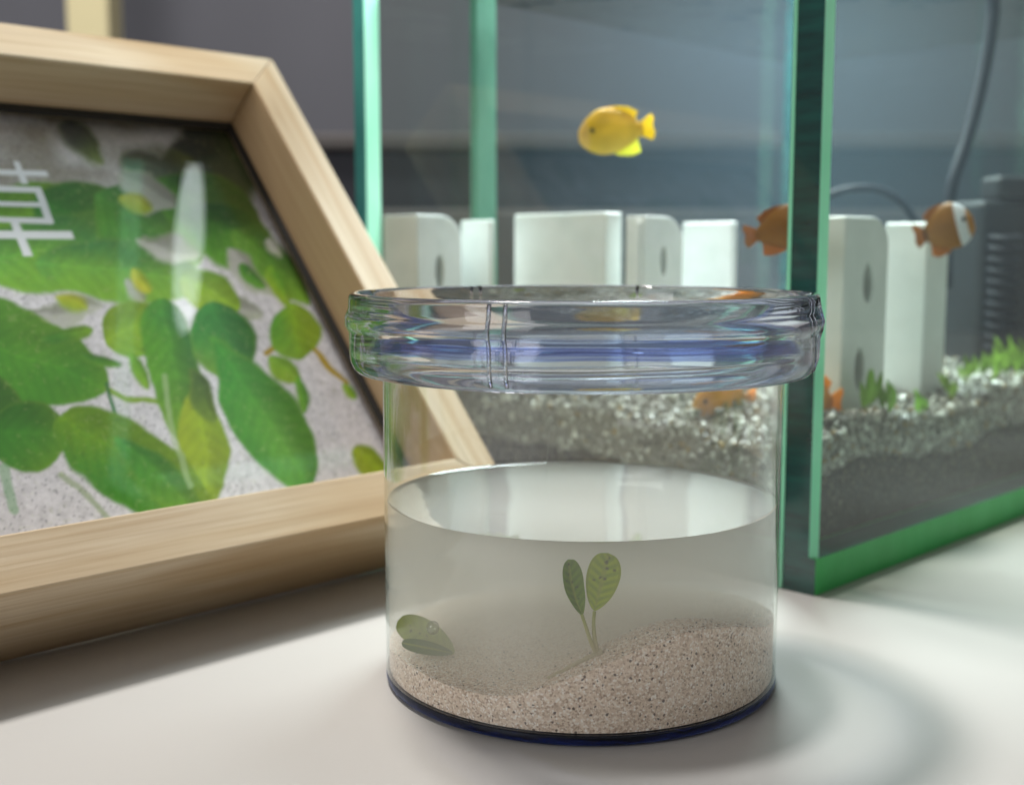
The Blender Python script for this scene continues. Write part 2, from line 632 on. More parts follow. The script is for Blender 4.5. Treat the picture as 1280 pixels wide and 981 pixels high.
# --- the print: flat artwork coloured per point, laid out on the sheet
GR, GU = 440, 330
rr = np.linspace(il + 0.3, ir - 0.3, GR)
uu = np.linspace(ib + 0.3, it - 0.3, GU)
RR, UU = np.meshgrid(rr, uu)
LZ = -REC - 2.3
PW = P0 + RR[..., None] * R_ + UU[..., None] * U_ - LZ * N_ * 1.0
PX = proj(PW)
X, Y = PX[..., 0], PX[..., 1]
wx = X + 4 * vnoise(RR * 0.16, UU * 0.16, 3) + 0.8 * vnoise(RR * 0.7, UU * 0.7, 4)
wy = Y + 4 * vnoise(RR * 0.16, UU * 0.16, 5) + 0.8 * vnoise(RR * 0.7, UU * 0.7, 6)
L = lambda c: np.array(srgb(*c))
art = np.ones(X.shape + (3,)) * L((226, 221, 230))
n1 = vnoise(RR * 0.8, UU * 0.8, 1)
n2 = vnoise(RR * 2.1, UU * 2.1, 2)
n3 = vnoise(RR * 3.6, UU * 3.6, 9)
art *= (1 + 0.13 * n1 + 0.12 * n2)[..., None]
sp = sm(0.62, 0.8, n3)[..., None]
art = art * (1 - 0.62 * sp) + L((92, 88, 104)) * 0.62 * sp
sp = sm(0.72, 0.85, vnoise(RR * 3.1 + 40, UU * 3.1, 11))[..., None]
art = art * (1 - 0.6 * sp) + L((238, 238, 240)) * 0.6 * sp
brown_shade = ((0.55 + 0.45 * vnoise(RR * 0.16, UU * 0.16, 21)) * sm(262, 225, Y))[..., None]  # brownish gravel, deepened by the top bar's shade painted into the print
art = art * (1 - 0.9 * brown_shade) + L((122, 112, 90)) * (1 + 0.25 * n2[..., None]) * 0.9 * brown_shade


def blend(mask, c):
    global art
    c = np.asarray(c)
    art = art * (1 - mask[..., None]) + c * mask[..., None]


def leaf(x0, y0, x1, y1, hw, ca, cb, soft=3.0, peak=0.5, veins=0.09, sharp=1.15, wob=1.0):
    ax, ay = x1 - x0, y1 - y0
    ln = math.hypot(ax, ay)
    ax, ay = ax / ln, ay / ln
    qx, qy = X + (wx - X) * wob, Y + (wy - Y) * wob
    t = ((qx - x0) * ax + (qy - y0) * ay) / ln
    s = -(qx - x0) * ay + (qy - y0) * ax
    tt = np.clip(t, 0, 1)
    ea, eb = 0.62 * peak / (1 - peak) * sharp, 0.62 * sharp
    prof = tt ** ea * (1 - tt) ** eb / (peak ** ea * (1 - peak) ** eb) * hw
    m = sm(-soft, soft, prof - np.abs(s)) * sm(-0.02, 0.02, t) * sm(1.02, 0.98, t)
    k = np.clip(0.5 + 0.5 * s / max(hw, 1) + 0.35 * vnoise(RR * 0.13, UU * 0.13, int(x0 + y1) % 50) + 0.12 * n2, 0, 1)[..., None]
    c = L(ca) * (1 - k) + L(cb) * k
    tipk = (sm(0.2, 1.0, tt) * 0.62 * (0.5 + 0.5 * vnoise(RR * 0.07, UU * 0.07, int(x1 + y0) % 40)))[..., None]
    c = c * (1 - tipk) + L((150, 176, 30)) * tipk
    shade = sm(0.1, -0.5, s / max(hw, 1))[..., None] * 0.28
    c = c * (1 - shade)
    rib = sm(3.2, 0.8, np.abs(s + 3 * np.sin(tt * 4))) * 0.35
    c = c * (1 + 0.35 * rib[..., None])
    side = (np.sin((tt * ln * 0.34 - np.abs(s) * 0.30)) * 0.6 + 0.9 * vnoise(RR * 0.4, UU * 0.4, 77) + 0.5 * vnoise(RR * 0.15, UU * 0.15, 78)) * veins
    c = c * (1 + side[..., None])
    edge = sm(7, 0, np.abs(prof - np.abs(s))) * 0.3
    c = c * (1 - edge[..., None]) + (c * 0.5 + L((150, 180, 60)) * 0.5) * edge[..., None]
    blend(m, c)


def stroke(pts, wd, c, soft=1.6, mul=1.0):
    m = np.zeros(X.shape)
    for (xa, ya), (xb, yb) in zip(pts[:-1], pts[1:]):
        dx, dy = xb - xa, yb - ya
        l2 = dx * dx + dy * dy
        t = np.clip(((wx - xa) * dx + (wy - ya) * dy) / l2, 0, 1)
        dist = np.hypot(wx - xa - t * dx, wy - ya - t * dy)
        m = np.maximum(m, sm(wd + soft, wd - soft, dist))
    blend(m * mul, L(c))


DK, MD, LT, YG, YL = (52, 118, 34), (92, 160, 40), (124, 180, 52), (156, 186, 40), (206, 200, 52)
# dark reflection painted into the art at top right, dull growth beside it
leaf(205, 195, 345, 205, 52, (40, 58, 66), (38, 56, 60), 14, veins=0, wob=2)
leaf(150, 190, 260, 235, 26, (80, 84, 76), (70, 92, 66), 12, veins=0, wob=2)
leaf(70, 152, 130, 200, 15, (56, 64, 72), (70, 78, 80), 8, veins=0, wob=2)
# the dense green belt across the middle
for a in ((-260, 250, 60, 300, 70, DK, MD), (-120, 300, 140, 250, 44, MD, LT), (40, 250, 180, 300, 48, DK, (60, 136, 46)), (-40, 330, 190, 300, 50, (66, 150, 70), LT),
          (120, 245, 250, 330, 58, (60, 132, 60), MD), (190, 230, 330, 300, 46, DK, MD), (230, 260, 345, 330, 40, (58, 128, 40), MD), (40, 330, 260, 350, 40, (64, 146, 74), LT), (290, 285, 390, 380, 26, DK, LT)):
    leaf(*a, soft=4, peak=0.5)
# gravel windows left between leaves
for a in ((150, 215, 215, 262, 24), (175, 305, 245, 318, 12), (280, 310, 340, 372, 16), (262, 360, 320, 398, 14), (330, 300, 352, 322, 7), (20, 395, 130, 385, 13), (150, 350, 175, 378, 9)):
    leaf(*a, (168, 166, 160), (202, 200, 200), 4, veins=0, wob=2.2)
leaf(150, 248, 190, 262, 10, YL, YG, 5)
leaf(165, 335, 185, 366, 12, YG, YL, 5)
leaf(70, 370, 110, 388, 9, YL, YG, 5)
# leaves of the lower half
leaf(225, 345, 300, 385, 26, LT, YG)
leaf(130, 425, 205, 395, 36, YG, LT, peak=0.45)
leaf(335, 330, 360, 385, 12, MD, YG)
leaf(300, 330, 330, 362, 10, DK, MD)
stroke([(332, 444), (350, 430), (376, 428), (404, 452), (432, 478)], 3.6, (178, 150, 36))
leaf(362, 380, 372, 452, 34, YG, MD, peak=0.5)
leaf(335, 448, 372, 478, 14, LT, YG)
leaf(368, 470, 384, 520, 8, MD, LT)
leaf(425, 480, 445, 500, 7, LT, YG)
leaf(438, 556, 486, 604, 15, YG, (150, 160, 40), peak=0.45)
leaf(-120, 395, 140, 486, 62, MD, (58, 138, 36), peak=0.42, veins=0.08)
stroke([(136, 486), (160, 498), (205, 506)], 3.2, (140, 172, 60))
leaf(50, 428, 117, 410, 12, MD, DK)
leaf(96, 445, 150, 458, 7, DK, MD)
leaf(-70, 470, 32, 560, 46, DK, (52, 122, 34))
leaf(-30, 545, 86, 545, 46, (58, 130, 32), (66, 138, 36), peak=0.6)
stroke([(80, 590), (106, 614), (140, 648)], 4.0, (150, 168, 120), mul=0.7)
stroke([(8, 585), (20, 640)], 6.0, (120, 176, 120), mul=0.6)
stroke([(136, 480), (146, 520)], 2.4, (60, 118, 60))
leaf(160, 440, 182, 490, 9, MD, LT)
leaf(196, 372, 238, 560, 34, (64, 138, 58), MD, peak=0.4)
leaf(262, 375, 296, 480, 40, (38, 116, 50), (60, 142, 56), peak=0.5)
leaf(262, 420, 390, 612, 45, (78, 158, 52), (54, 140, 40), peak=0.6, veins=0.08)
leaf(244, 470, 262, 632, 31, YG, (160, 176, 40), peak=0.6)
leaf(238, 462, 268, 530, 14, (64, 92, 40), (80, 110, 44))
leaf(72, 520, 274, 650, 50, (126, 166, 22), (66, 138, 34), peak=0.42, veins=0.08)
leaf(140, 545, 262, 650, 24, (60, 134, 40), (84, 152, 44), peak=0.5)
stroke([(205, 470), (222, 560), (240, 606)], 4.0, (178, 200, 150), mul=0.55)
leaf(-260, 440, -60, 560, 70, MD, DK)
leaf(-300, 560, -80, 680, 60, YG, MD)
leaf(-420, 200, -200, 330, 70, DK, MD)
# small speckles of light and dark all over the leaves
sp = (sm(0.55, 0.9, vnoise(RR * 1.3 + 9, UU * 1.3, 31)) * 0.16)[..., None]
art = art * (1 - sp) + L((196, 206, 140)) * sp
sp = (sm(0.72, 0.9, vnoise(RR * 1.7 + 3, UU * 1.7, 33)) * 0.25)[..., None]
art = art * (1 - sp) + L((60, 70, 30)) * sp
# the white printed character (its right half is in the picture)
wx, wy = X, Y
WH = (236, 236, 244)


def poly(pts):
    pts = np.array(pts, float)
    if np.sum((np.roll(pts[:, 0], -1) - pts[:, 0]) * (np.roll(pts[:, 1], -1) + pts[:, 1])) > 0:
        pts = pts[::-1]
    m = np.ones(X.shape)
    n = len(pts)
    for i in range(n):
        a, b = pts[i], pts[(i + 1) % n]
        dx, dy = b - a
        ln = math.hypot(dx, dy)
        dist = ((X - a[0]) * (-dy) + (Y - a[1]) * dx) / ln
        m = np.minimum(m, sm(-0.7, 0.7, dist))
    blend(m, L(WH))


poly([(-75, 209), (58, 214), (61, 221), (-73, 216)])                      # grass radical bar
poly([(16, 202), (24, 202), (36, 230), (27, 230)])
poly([(-46, 198), (-38, 198), (-26, 227), (-35, 227)])
poly([(-52, 231), (50, 234), (53, 241), (-49, 238)])                     # sun box
poly([(42, 234), (51, 234), (68, 279), (58, 279)])
poly([(-52, 231), (-43, 231), (-24, 276), (-34, 276)])
poly([(-42, 251), (56, 253), (58, 259), (-40, 257)])
poly([(-34, 270), (64, 273), (67, 280), (-31, 277)])
poly([(-62, 288), (89, 289), (93, 299), (-58, 298)])                      # long bar and upright
poly([(13, 277), (23, 277), (41, 320), (29, 320)])
art = np.clip(art * 0.95, 0.002, 0.9)
v = np.stack([RR.ravel(), UU.ravel(), np.full(RR.size, LZ)], -1)
ii = np.arange(GR * GU).reshape(GU, GR)
f = np.stack([ii[:-1, :-1].ravel(), ii[:-1, 1:].ravel(), ii[1:, 1:].ravel(), ii[1:, :-1].ravel()], -1)
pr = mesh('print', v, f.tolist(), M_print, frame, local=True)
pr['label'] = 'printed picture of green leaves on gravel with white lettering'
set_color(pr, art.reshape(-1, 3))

# ------------------------------------------------------------------ aquarium
EL = np.array([-1, 1, 0]) / math.sqrt(2)       # along the end pane, away from the near corner
ER = np.array([1, 1, 0]) / math.sqrt(2)        # along the long pane, away from the near corner
K = onz(1018, 745)
K[2] = 0
T = 8.6
TL, TR, TH, TB = 160.0, 235.0, 250.0, 8.2      # end length, long length, height, base thickness
UP = np.array([0, 0, 1.0])
tank = empty('fish_tank', K + EL * TL / 2 + ER * TR / 2)
tag(tank, 'rimless glass fish tank with green edges, standing behind the jar', 'fish tank')


def pane(name, l0, l1, r0, r1, z0, z1, mats, fm):
    v, f = hexa(K + EL * l0 + ER * r0 + UP * z0, ER * (r1 - r0), EL * (l1 - l0), UP * (z1 - z0))
    # faces: 0 bottom, 1 top, 2 l0 side, 3 r1 end, 4 l1 side, 5 r0 end
    o = mesh(name, v, f, None, tank, mats=mats, fmat=fm)
    return o


GL = [M_pane, M_edge, M_mint, M_teal, M_green, M_panewet]
# base: the long edge shows bright green, the end edge dark
pane('base_glass', 0, TL, 0, TR, 0, TB, GL, [4, 4, 4, 1, 4, 1])
# long panes (their cut ends face the jar)
CH = 1.7
pane('glass_pane', CH, T, 0.0, TR, TB + .02, TH, GL, [3, 2, 5, 1, 5, 1])
o = pane('glass_pane', 0, CH - .02, 1.2, TR, TB + .02, TH, GL, [3, 2, 0, 1, 5, 2])
# ground chamfer running up the near corner
v = [K + EL * CH + ER * 0.02, K + ER * 1.15, K + EL * CH + ER * 1.15]
v = [p + UP * (TB + .02) for p in v] + [p + UP * TH for p in v]
mesh('ground_corner', v, [(0, 1, 4, 3), (1, 2, 5, 4), (2, 0, 3, 5), (2, 1, 0), (3, 4, 5)], M_mint, tank)
v, f = hexa(K + EL * (T - 0.5) - ER * 0.25 + UP * 0.3, EL * 0.8, ER * 0.24, UP * (TH - 1))
mesh('ground_corner', v, f, M_mint, tank)
T2 = 12.2
pane('glass_pane', TL - T2, TL - 5.4, 0, TR, TB + .02, TH, GL, [3, 2, 5, 2, 5, 2])  # end face painted pale for light coming from the tank interior
pane('glass_pane', TL - 5.38, TL, 0, TR, TB + .02, TH, GL, [3, 2, 5, 1, 0, 3])
# end panes between them
pane('glass_pane', T + .05, TL - T2 - .05, 0, T, TB + .02, TH, GL, [3, 2, 5, 5, 5, 0])
pane('glass_pane', T + .05, TL - T2 - .05, TR - T, TR, TB + .02, TH, GL, [3, 2, 5, 0, 5, 5])
# silicone seams inside the near corner and a glass brace on the rear pane
for l0, l1, dp in ((T + .1, T + 2.6, 3.2), (T + 4.2, T + 6.0, 1.5)):
    v, f = hexa(K + EL * l0 + ER * (T + .05) + UP * (TB + .1), EL * (l1 - l0), ER * dp, UP * (TH - TB - 2))
    mesh('silicone_seam', v, f, M_seam, tank)


def tank_at(px, py, y):
    return at(px, py, y)


q0 = at(596, 120, 392)
v, f = hexa((q0[0], q0[1], TB + .1), np.array([0.72, 0.70, 0]) * 8.5, np.array([-0.70, 0.72, 0]) * 3.0, UP * (TH - TB - 6))
mesh('glass_brace', v, f, M_seam, tank)

# water body
WL = 152.0
v, f = hexa(K + EL * (T + .06) + ER * (T + .06) + UP * (TB + .06), ER * (TR - 2 * T - .12), EL * (TL - T - T2 - .12), UP * (WL - TB))
tag(mesh('aquarium_water', v, f, None, mats=[M_tankwater, M_tanktop], fmat=[0, 1, 0, 0, 0, 0]), 'clear bluish water filling the fish tank', 'water', kind='stuff')

# substrate: dark soil below, light gravel over it
IL0, IL1, IR0, IR1 = T + .3, TL - T2 - .3, T + .3, TR - T - .3


def soil_h(l, r):
    s = r
    base = 17.6 + 4.4 * sm(2, 30, s) + 1.6 * np.sin(s * 0.055 + 0.6) + 2.0 * np.exp(-((s - 42) / 16.0) ** 2) - 5.0 * sm(16, 0, s)
    return base + 0.04 * (l - T) + 1.1 * vnoise(l * 0.12, r * 0.12, 41) + 0.5 * vnoise(l * 0.5, r * 0.5, 42)


def gravel_h(l, r):
    return soil_h(l, r) + 9.6 + 1.8 * vnoise(l * 0.09 + 5, r * 0.09, 43) + 3.2 * sm(30, 120, r) + 1.2 * sm(10, 60, l)


def field(h, nl, nr, zb, l0, l1, r0, r1):
    ls, rs = np.linspace(l0, l1, nl), np.linspace(r0, r1, nr)
    LL, R2 = np.meshgrid(ls, rs, indexing='ij')
    ztop = h(LL, R2)
    base = K[None, None] + LL[..., None] * EL + R2[..., None] * ER
    tp = base.copy()
    tp[..., 2] = ztop
    bt = base.copy()
    bt[..., 2] = zb(LL, R2) if callable(zb) else zb
    n = nl * nr
    v = np.concatenate([tp.reshape(-1, 3), bt.reshape(-1, 3)])
    i = np.arange(n).reshape(nl, nr)
    f = []
    for a in (i,):
        f += np.stack([a[:-1, :-1].ravel(), a[:-1, 1:].ravel(), a[1:, 1:].ravel(), a[1:, :-1].ravel()], -1).tolist()
        f += (np.stack([a[:-1, :-1].ravel(), a[1:, :-1].ravel(), a[1:, 1:].ravel(), a[:-1, 1:].ravel()], -1) + n).tolist()
    rim = [i[0, j] for j in range(nr)] + [i[j, -1] for j in range(1, nl)] + [i[-1, j] for j in range(nr - 2, -1, -1)] + [i[j, 0] for j in range(nl - 2, 0, -1)]
    for a, b in zip(rim, rim[1:] + rim[:1]):
        f.append((a, b, b + n, a + n))
    return v, f


v, f = field(soil_h, 90, 140, TB + .2, IL0, IL1, IR0, IR1)
tag(mesh('aquarium_soil', v, f, M_soil, smooth=60), 'dark brown-black planting soil along the bottom of the tank', 'soil', kind='stuff')

# gravel: irregular pebbles packed over the soil
ico_v = np.array([(0, 0, 1), (1, 0, 0), (0, 1, 0), (-1, 0, 0), (0, -1, 0), (0, 0, -1)], float)
ico_f = [(0, 1, 2), (0, 2, 3), (0, 3, 4), (0, 4, 1), (5, 2, 1), (5, 3, 2), (5, 4, 3), (5, 1, 4)]


def pebbles(cent, size, tones, name, mat, parent=None, squash=0.7, **kw):
    n = len(cent)
    cube = np.array([(x, y, z) for x in (-1, 1) for y in (-1, 1) for z in (-1, 1)], float) * 0.68
    tv = np.concatenate([ico_v, cube])
    tf = []
    idx = {tuple(np.sign(c).astype(int)): 6 + i for i, c in enumerate(cube)}
    for ax in range(3):
        for sg in (-1, 1):
            cpt = [0, 0, 0]
            cpt[ax] = sg
            ci = [i for i in range(6) if tuple(ico_v[i].astype(int)) == tuple(cpt)][0]
            o1, o2 = [a for a in range(3) if a != ax]
            ring = []
            for s1, s2 in ((-1, -1), (1, -1), (1, 1), (-1, 1)):
                q = [0, 0, 0]
                q[ax], q[o1], q[o2] = sg, s1, s2
                ring.append(idx[tuple(q)])
            for a, b in zip(ring, ring[1:] + ring[:1]):
                tf.append((ci, a, b))
    tf = np.array(tf)
    m = len(tv)
    jit = rng.uniform(0.72, 1.2, (n, m, 1))
    an = rng.uniform(0, 2 * math.pi, (n, 3))
    ca, sa = np.cos(an), np.sin(an)
    V = tv[None] * jit * np.stack([rng.uniform(.8, 1.3, n), rng.uniform(.8, 1.1, n), np.full(n, squash)], -1)[:, None]
    x, y, z = V[..., 0], V[..., 1], V[..., 2]
    x, y = x * ca[:, :1] - y * sa[:, :1], x * sa[:, :1] + y * ca[:, :1]
    x, z = x * ca[:, 1:2] - z * sa[:, 1:2], x * sa[:, 1:2] + z * ca[:, 1:2]
    y, z = y * ca[:, 2:] - z * sa[:, 2:], y * sa[:, 2:] + z * ca[:, 2:]
    V = np.stack([x, y, z], -1) * size[:, None, None] + cent[:, None]
    Fc = (tf[None] + (np.arange(n) * m)[:, None, None]).reshape(-1, 3)
    o = mesh(name, V.reshape(-1, 3), Fc.tolist(), mat, parent, smooth=35, **kw)
    set_color(o, np.repeat(tones, m, 0))
    return o


ng = 21000
ll, r2 = rng.uniform(IL0 + 1.2, IL1 - 1.2, ng), IR0 + 1.2 + (IR1 - IR0 - 2.4) * rng.uniform(0, 1, ng) ** 1.25
ns = 9000                                     # extra along the two panes one looks through
ll[:ns] = IL0 + 1.1 + rng.uniform(0, 2.0, ns)
ll[ns:ns + 3500] = rng.uniform(IL0 + 1.2, IL1 - 1.2, 3500)
r2[ns:ns + 3500] = IR0 + 1.1 + rng.uniform(0, 2.0, 3500)
zz0, zz1 = soil_h(ll, r2), gravel_h(ll, r2)
zz = zz1 - rng.uniform(0, 1.2, ng)
side = np.arange(ng) < ns + 3500
zz[side] = zz0[side] - 0.4 + (zz1[side] - zz0[side]) * rng.uniform(0, 1, side.sum())
cen = K[None] + ll[:, None] * EL + r2[:, None] * ER
cen[:, 2] = zz
size = rng.uniform(0.4, 1.0, ng) ** 1.0 * np.where(rng.uniform(0, 1, ng) > 0.9, 1.5, 1.0)
tn = rng.uniform(0, 1, ng)[:, None]
tones = L((66, 66, 60)) * (1 - tn) + L((184, 186, 176)) * tn
lt = rng.uniform(0, 1, ng) > 0.86
tones[lt] = L((225, 228, 220))
br = rng.uniform(0, 1, ng) > 0.93
tones[br] = L((140, 120, 70))
gv = pebbles(cen, size, tones, 'gravel', M_gravel)
tag(gv, 'pale grey gravel spread over the dark soil in the tank', 'gravel', kind='stuff')


# coarse crumbs of soil pressed against the two panes one looks through
nc_ = 5200
lc, rc = np.full(nc_, IL0 - 0.05), rng.uniform(IR0 + 1, IR1 - 1, nc_)
lc[:1800], rc[:1800] = rng.uniform(IL0 + 1, IL1 - 1, 1800), IR0 - 0.05
lc += np.where(np.arange(nc_) >= 1800, 0.45, 0)
rc += np.where(np.arange(nc_) < 1800, 0.45, 0)
cen = K[None] + lc[:, None] * EL + rc[:, None] * ER
hz_ = rng.uniform(0, 1, nc_) ** 0.7
cen[:, 2] = TB + 1.2 + (soil_h(lc, rc) - TB - 1.5) * hz_
tn = rng.uniform(0, 1, nc_)[:, None] ** 2.5 * (0.25 + 0.75 * hz_[:, None])
tones = L((10, 10, 9)) * (1 - tn) + L((150, 138, 108)) * tn
tag(pebbles(cen, rng.uniform(0.25, 0.75, nc_), tones, 'soil_crumbs', M_gravel), 'brown and black soil crumbs showing against the glass at the tank bottom', 'soil', kind='stuff')
# filling bed under the pebbles, so that no soil shows between them
v, f = field(lambda l, r: gravel_h(l, r) - 1.6, 70, 110, lambda l, r: soil_h(l, r) - 0.8, IL0 + 1.0, IL1 - 1.0, IR0 + 1.0, IR1 - 1.0)
fl = mesh('gravel_bed', v, f, plain('gravel_fines', srgb(120, 120, 112), 0.7, 0.4, 0.45, 700, 0.6), smooth=60)
tag(fl, 'grey gravel fines packed beneath the loose pebbles in the tank', 'gravel', kind='stuff')


# --- white ceramic blocks; doubled images in the water are built as extra blocks
def lr_of(p):
    d = np.asarray(p) - K
    return float(np.dot(d, EL)), float(np.dot(d, ER))


def ceramic(px_edge, y_edge, px_left, px_right, py_top, label, holes=(), round_right=True, grooves=()):
    """upright block with a vertical edge towards the camera; faces parallel to the panes"""
    e = at(px_edge, py_top, y_edge)

    def reach(px, dirv):
        u = ray(px, 300)
        k = u[0] / u[1]
        return (k * e[1] - e[0]) / (dirv[0] - k * dirv[1])
    wl = reach(px_left, EL)
    wr = reach(px_right, ER)
    lq, rq = lr_of(e)
    zb = float(min(gravel_h(np.array(lq), np.array(rq)), gravel_h(np.array(lq + wl), np.array(rq)))) - 6
    zt = e[2]
    t = empty('ceramic_block', (e[0], e[1], zb))
    tag(t, label, 'block', 'white blocks standing in the tank gravel')
    prof = []
    h = zt - zb
    prof = [(0, 0), (wr, 0)]
    if round_right:
        rad = min(wr * 0.75, 9)
        for i in range(9):
            a_ = i / 8 * math.pi / 2
            prof.append((wr - rad + rad * math.cos(a_), h - rad * 0.8 + rad * 0.8 * math.sin(a_)))
    else:
        prof.append((wr, h))
    prof.append((0, h))
    n = len(prof)
    base = np.array([e[0], e[1], zb])
    v = [base + ER * p[0] + UP * p[1] for p in prof] + [base + ER * p[0] + UP * p[1] + EL * wl for p in prof]
    f = [list(range(n)), list(range(n, 2 * n))[::-1]] + [(i, (i + 1) % n, n + (i + 1) % n, n + i) for i in range(n)]
    body = mesh('body', v, f, M_ceramic, t)
    nseg = 24
    for hx, hz, hw_, hh in holes:                                    # oval holes cut into the side face, their inner shade painted by a black disc
        c0 = base + ER * hx * wr + UP * hz * h
        ring = [ER * hw_ * math.cos(2 * math.pi * j / nseg) + UP * hh * math.sin(2 * math.pi * j / nseg) for j in range(nseg)]
        vv = [c0 - EL * 1.0 + q for q in ring] + [c0 + EL * 3.5 + q for q in ring]
        ff = [list(range(nseg)), list(range(nseg, 2 * nseg))[::-1]] + [(j, (j + 1) % nseg, nseg + (j + 1) % nseg, nseg + j) for j in range(nseg)]
        cutter = mesh('cutter', vv, ff, M_ceramic, t)
        md = body.modifiers.new('cut', 'BOOLEAN')
        md.operation = 'DIFFERENCE'
        md.object = cutter
        bpy.context.view_layer.update()
        dg = bpy.context.evaluated_depsgraph_get()
        nm = bpy.data.meshes.new_from_object(body.evaluated_get(dg))
        body.modifiers.clear()
        body.data = nm
        bpy.data.objects.remove(cutter, do_unlink=True)
        vv = [c0 + EL * 3.2 + q * 0.98 for q in ring] + [c0 + EL * 3.45 + q * 0.98 for q in ring]
        mesh('hole', vv, ff, M_hole, t)
    bevel(body, 0.7, 3)
    for gx, gw in grooves:                                           # upright ribs on the broad face
        v, f = hexa(base - ER * 1.6 + EL * gx * wl + UP * 2, EL * gw, ER * 1.7, UP * (h - 3.5))
        bevel(mesh('rib', v, f, M_ceramic, t), 0.5, 2)
    return t


ceramic(521, 346, 479, 577, 268, 'white ceramic block with one hole, beside the left-hand glass edge', [(0.5, 0.72, 1.5, 5.0)])
ceramic(613, 364, 575, 619, 275, 'thin plain white slab right behind the one-holed block', round_right=False)
ceramic(757, 345, 642, 778, 265, 'widest white ceramic block with a broad flat face', round_right=False)
ceramic(806, 338, 782, 854, 270, 'white ribbed ceramic block with a rounded shoulder next to the widest block', [(0.5, 0.75, 1.2, 4.2)], grooves=((0.12, 1.4),))
ceramic(916, 362, 852, 922, 277, 'plain white slab beneath the yellow fish, next to the ribbed block', round_right=False)
ceramic(1058, 300, 1014, 1112, 270, 'white ceramic block with two holes behind the long pane', [(0.55, 0.70, 2.3, 5.0), (0.42, 0.30, 2.4, 5.6)])
ceramic(1160, 338, 1106, 1187, 278, 'tall plain white slab beside the two-holed block', round_right=False)


# --- fish
def fish(name, label, head, tail, depth_ratio, cols, y_off=(0, 0), stripe=None, eye=True, tail_len=0.17, tail_c=None, dark_tail=False):
    head, tail = np.asarray(head, float), np.asarray(tail, float)
    ax = tail - head
    ln = np.linalg.norm(ax)
    ax = ax / ln
    up = UP - ax * np.dot(UP, ax)
    up /= np.linalg.norm(up)
    sd = np.cross(ax, up)
    bl = ln * (1 - tail_len)
    hh = ln * depth_ratio / 2
    root = empty(name, (head + tail) / 2 - up * hh)
    tag(root, label, 'fish', 'fish in the tank')
    n, mseg = 26, 20
    v, f, c = [], [], []
    ca, cb, cw = (np.array(srgb(*q)) for q in cols)
    for i in range(n):
        t = i / (n - 1)
        prof = (math.sin(math.pi * min(1, (t * 0.90 + 0.035)) ** 0.80)) ** 0.80 * hh
        prof = max(prof, hh * (0.10 if t < .5 else 0.22))
        wd = prof * 0.42 * (1 - 0.45 * t) + 0.02
        arch = 0.12 * hh * math.sin(math.pi * t)
        p = head + ax * bl * t + up * arch
        for j in range(mseg):
            a_ = 2 * math.pi * j / mseg
            v.append(p + up * prof * math.sin(a_) + sd * wd * math.cos(a_))
            s_ = 0.5 + 0.5 * math.sin(a_)
            cc = cb * (1 - s_) + ca * s_
            cc = cc * (0.94 + 0.16 * vnoise(np.array(t * 6.0), np.array(j * 0.7), 51))
            if t < 0.12:
                cc = cc * 0.6 + cw * 0.4
            if stripe and stripe[0] < t < stripe[1]:
                cc = np.array(srgb(226, 232, 240))
            if dark_tail and t > 0.93:
                cc = np.array(srgb(60, 40, 24))
            c.append(cc)
    for i in range(n - 1):
        for j in range(mseg):
            j2 = (j + 1) % mseg
            f.append((i * mseg + j, i * mseg + j2, (i + 1) * mseg + j2, (i + 1) * mseg + j))
    f.append(list(range(mseg)))
    f.append([(n - 1) * mseg + j for j in range(mseg)])
    o = mesh('body', v, f, M_fish, root, smooth=180)
    set_color(o, c)

    def fin(nm, pts, colr, th=0.012):
        q = [head + ax * bl * a_ + up * hh * b_ for a_, b_ in pts]
        k_ = len(q)
        off = sd * ln * th
        vv = [p + off for p in q] + [p - off for p in q]
        ff = [list(range(k_)), list(range(k_, 2 * k_))[::-1]] + [(i, (i + 1) % k_, k_ + (i + 1) % k_, k_ + i) for i in range(k_)]
        fo = mesh(nm, vv, ff, M_fin, root)
        cc = np.minimum(np.array(srgb(*colr)) * 1.15 + 0.03, 1)
        set_color(fo, [cc * (0.85 + 0.25 * (i % 2)) for i in range(2 * k_)])
    tc = tail_c or cols[0]
    e1 = 1 + tail_len / (1 - tail_len)
    fin('tail_fin', [(0.93, 0.22), (e1 * 0.97, 0.62), (e1, 0.42), (e1 * 0.97, 0.12), (e1, -0.2), (e1 * 0.96, -0.5), (0.93, -0.18)], tc)
    fin('dorsal_fin', [(0.30, 0.9), (0.42, 1.12), (0.62, 1.14), (0.80, 1.04), (0.95, 0.80), (0.88, 0.4), (0.6, 0.7)], cols[0])
    fin('anal_fin', [(0.46, -0.75), (0.58, -0.98), (0.80, -1.08), (0.93, -0.95), (0.90, -0.3), (0.7, -0.5)], cols[1])
    if eye:
        for s_ in (-1, 1):
            ec = head + ax * bl * 0.15 + up * hh * 0.22 + sd * s_ * hh * 0.24
            vv, ff = [], []
            re = hh * 0.11
            for i in range(7):
                for j in range(10):
                    th, ph = math.pi * (i + 0.02) / 6.04, 2 * math.pi * j / 10
                    vv.append(ec + re * np.array([math.sin(th) * math.cos(ph), math.sin(th) * math.sin(ph), math.cos(th)]))
            for i in range(6):
                for j in range(10):
                    ff.append((i * 10 + j, i * 10 + (j + 1) % 10, (i + 1) * 10 + (j + 1) % 10, (i + 1) * 10 + j))
            mesh('eye', vv, ff, M_black, root, smooth=180)
    return root


